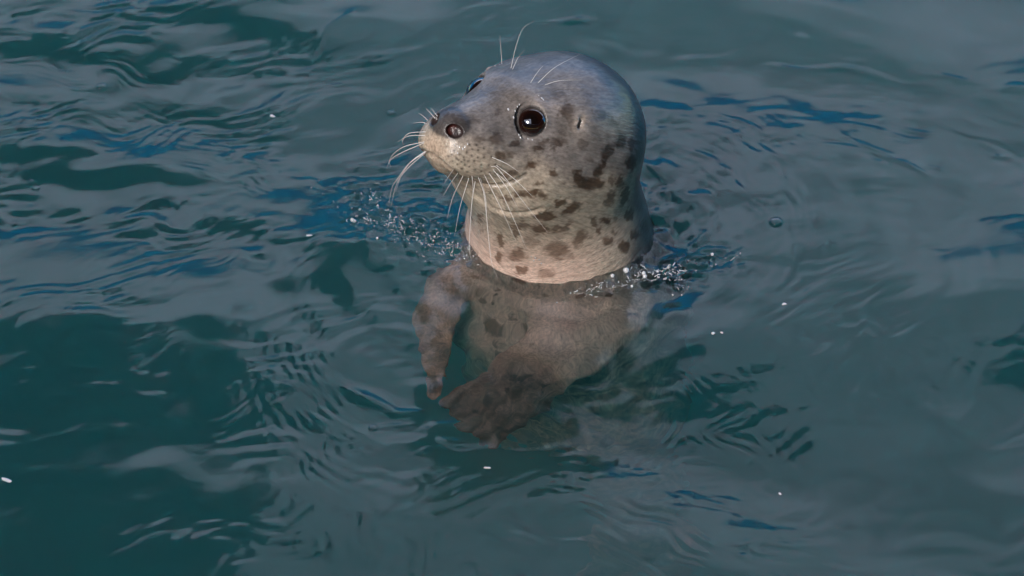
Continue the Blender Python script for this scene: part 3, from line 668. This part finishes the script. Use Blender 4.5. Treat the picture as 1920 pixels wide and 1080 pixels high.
tag(box('sky_blocker_wall',(0,-7.2,1.6),(14.4,.3,3.2),M_WALL,bev=.02),'added timber wall behind the viewer, blocking the low blue sky','wall')  # unseen walls added to keep low blue sky light off the seal
tag(box('sky_blocker_wall',(-7.2,-1.5,1.6),(.3,11.0,3.2),M_WALL,bev=.02),'added timber wall along the left side of the pool, blocking the low sky','wall')
tag(box('sky_blocker_wall',(7.2,-3.5,1.6),(.3,7.0,3.2),M_WALL,bev=.02),'added timber wall along the right side of the pool, blocking the low sky','wall')

# ================= splash foam and glints, bubbles and drops =================
def squiggles(name,patches,seed,label):  # froth threads; their white also stands for bright reflections in the splash
    r=np.random.default_rng(seed); V=[];Q=[]
    for (px,py,rx,ry,an,n,sz) in patches:
        t=math.radians(an)
        for _ in range(int(n*.55)):
            a,b=r.normal(0,.62,2); qx=px+a*rx*math.cos(t)+b*ry*math.sin(t); qy=py-a*rx*math.sin(t)+b*ry*math.cos(t)
            x,y=wpt(qx,qy); th=r.uniform(0,6.28) if r.random()<.5 else t+r.normal(0,.5); c=r.normal(0,260); L=sz*r.exponential(.0022)+.0005; m=5; rad=r.uniform(.00010,.00030)*(.6+.4*sz)
            C=[]
            for k in range(m):
                x+=math.cos(th)*L/m; y+=math.sin(th)*L/m*1.2; th+=c*L/m*1.5+r.normal(0,.35); C.append((x,y))
            C=np.array(C); z=height(C[:,0],C[:,1])+rad*.3+abs(r.normal(0,.0006))
            b0=len(V)
            for k in range(m):
                T=C[min(k+1,m-1)]-C[max(k-1,0)]; T/=np.linalg.norm(T)+1e-9; rr=rad*(1.0 if 0<k<m-1 else .35)*r.uniform(.6,1.4)
                for j in range(5): V.append((C[k,0]-T[1]*rr*math.cos(j*1.2566)*1.5,C[k,1]+T[0]*rr*math.cos(j*1.2566)*1.5,z[k]+rr*math.sin(j*1.2566)))
            for k in range(m-1):
                for j in range(5): Q.append((b0+k*5+j,b0+k*5+(j+1)%5,b0+(k+1)*5+(j+1)%5,b0+(k+1)*5+j))
        for _ in range(int(n*.22)):              # droplets and pin-head bubbles between the threads
            a,b=r.normal(0,.7,2); qx=px+a*rx*math.cos(t)+b*ry*math.sin(t); qy=py-a*rx*math.sin(t)+b*ry*math.cos(t); x,y=wpt(qx,qy); z=float(height(np.array([x]),np.array([y]))[0])
            rr=.00016+r.exponential(.00028)*sz; b0=len(V); z+=rr*.3+(r.exponential(.0015) if r.random()<.3 else 0)
            for k in (-1,1):
                for j in range(6): V.append((x+rr*.85*math.cos(j*1.0472),y+rr*.85*math.sin(j*1.0472),z+k*rr*.45))
            V.append((x,y,z-rr)); V.append((x,y,z+rr))
            for j in range(6):
                j2=(j+1)%6; Q.append((b0+j,b0+j2,b0+6+j2,b0+6+j)); Q.append((b0+12,b0+j2,b0+j,b0+j)); Q.append((b0+13,b0+6+j,b0+6+j2,b0+6+j2))
    Q=np.array(Q); tr=Q[:,2]==Q[:,3]
    o=link(name,mesh_np(name,np.array(V),[Q[~tr],Q[tr][:,:3]]),M_FOAM); tag(o,label,'foam',kind='stuff')
squiggles('splash_foam_glints',[(735,412,60,28,-25,90,1.3),(790,455,70,26,-15,220,1.0),(850,480,45,22,0,110,1.1),(690,365,22,30,-60,40,1.),(700,420,30,10,10,40,1.4),(595,335,20,14,-40,8,1.),(880,470,10,40,0,14,.8),(905,490,30,6,-40,12,.6),(1000,526,50,5,-8,12,.6),(1120,480,50,6,32,16,.6)],3,'broken white froth and glints on the water below the whiskers, left of the neck')
squiggles('splash_foam_glints',[(1150,535,75,10,18,110,1.3),(1240,510,50,16,5,120,1.5),(1270,535,16,14,0,30,1.3),(1330,490,45,10,5,26,1.),(1100,545,40,8,15,30,1.2),(1060,525,20,5,10,8,1.)],4,'bright streak of froth and glints on the water right of the neck')
tag(box('sky_blocker_wall',(0,9.2,.65),(14.4,.3,1.9),M_WALL,bev=.02),'added low dark wall on the far side, blocking the lowest sky','wall')  # unseen, added to darken the lowest sky for the rim of the head
# single bubbles and drops that catch the light
def bubble(px,py,r,label,sq=.55):
    n1,n2=16,6; V=[];Q=[]; x,y=wpt(px,py); z=float(height(np.array([x]),np.array([y]))[0])
    for k in range(n2+1):
        b=math.pi/2*k/n2*.97
        for j in range(n1): V.append((x+r*math.cos(b)*math.cos(j*2*math.pi/n1),y+r*math.cos(b)*math.sin(j*2*math.pi/n1),z+r*sq*math.sin(b)))
    for k in range(n2):
        for j in range(n1): Q.append((k*n1+j,k*n1+(j+1)%n1,(k+1)*n1+(j+1)%n1,(k+1)*n1+j))
    o=link('bubble',mesh_np('bubble',np.array(V)-[x,y,z],np.array(Q)),M_BUB); o.location=(x,y,z); tag(o,label,'bubble','bubbles floating on the water')
for a in [(1455,420,.0070,'large clear bubble on open water right of the splash'),(733,203,.0050,'small clear bubble on the water just left of the snout'),(66,342,.0045,'tiny bubble near the left edge of the water, above another'),
 (57,330,.0035,'tiniest bubble near the left edge of the water, uppermost of the pair'),(190,157,.0060,'clear bubble among the ripples in the upper left'),(700,805,.0045,'small bubble in the ripples below the hanging flipper'),
 (1270,540,.0055,'round bubble beside the froth at the right of the neck'),(852,134,.0032,'very small bubble behind the far eye')]: bubble(*a)
def drop(px,py,r,label,an=0,el=1.8,h=.3):
    x,y=wpt(px,py); z=float(height(np.array([x]),np.array([y]))[0]); me=sphere('water_drop',r,14,8); co=np.empty(len(me.vertices)*3,f32); me.vertices.foreach_get('co',co); co=co.reshape(-1,3)
    co*=np.array([el,1,h])*.6; nz=Waves3(r*1.6,8,seed=int(px)); co*=(1+.35*nz(co))[:,None]; t=math.radians(an); co=co@np.array([[math.cos(t),math.sin(t),0],[-math.sin(t),math.cos(t),0],[0,0,1]]); me.vertices.foreach_set('co',co.astype(f32).ravel()); me.update()
    o=link('water_drop',me,M_FOAM); o.location=(x,y,z+r*h*.5); tag(o,label,'water drop','bright drops of water')
for a in [(511,212,.0030,'bright elongated drop on the dark ripples, upper left',-25,2.2),(580,449,.0022,'thin bright drop left of the froth patch',5,3.0),(663,425,.0030,'bright peaked drop at the left tip of the froth',0,1.5,1.2),
 (708,467,.0018,'round white drop just below the left froth',0,1.0,1.),(1336,638,.0026,'bright drop on the ripple right of the body, left of two',-5,1.1,.6),(1353,635,.0018,'bright ring-like drop on the ripple, right of two',-30,1.5,.5),
 (1470,576,.0026,'pale drop on the dark ripple at the right',15,2.0),(1464,903,.0020,'small pale drop on open water at lower right',-50,1.5),(915,877,.0022,'brownish drop on the wave below the body',0,2.2),
 (12,900,.0028,'curved bright drop at the left edge',-25,3.0)]: drop(*a)
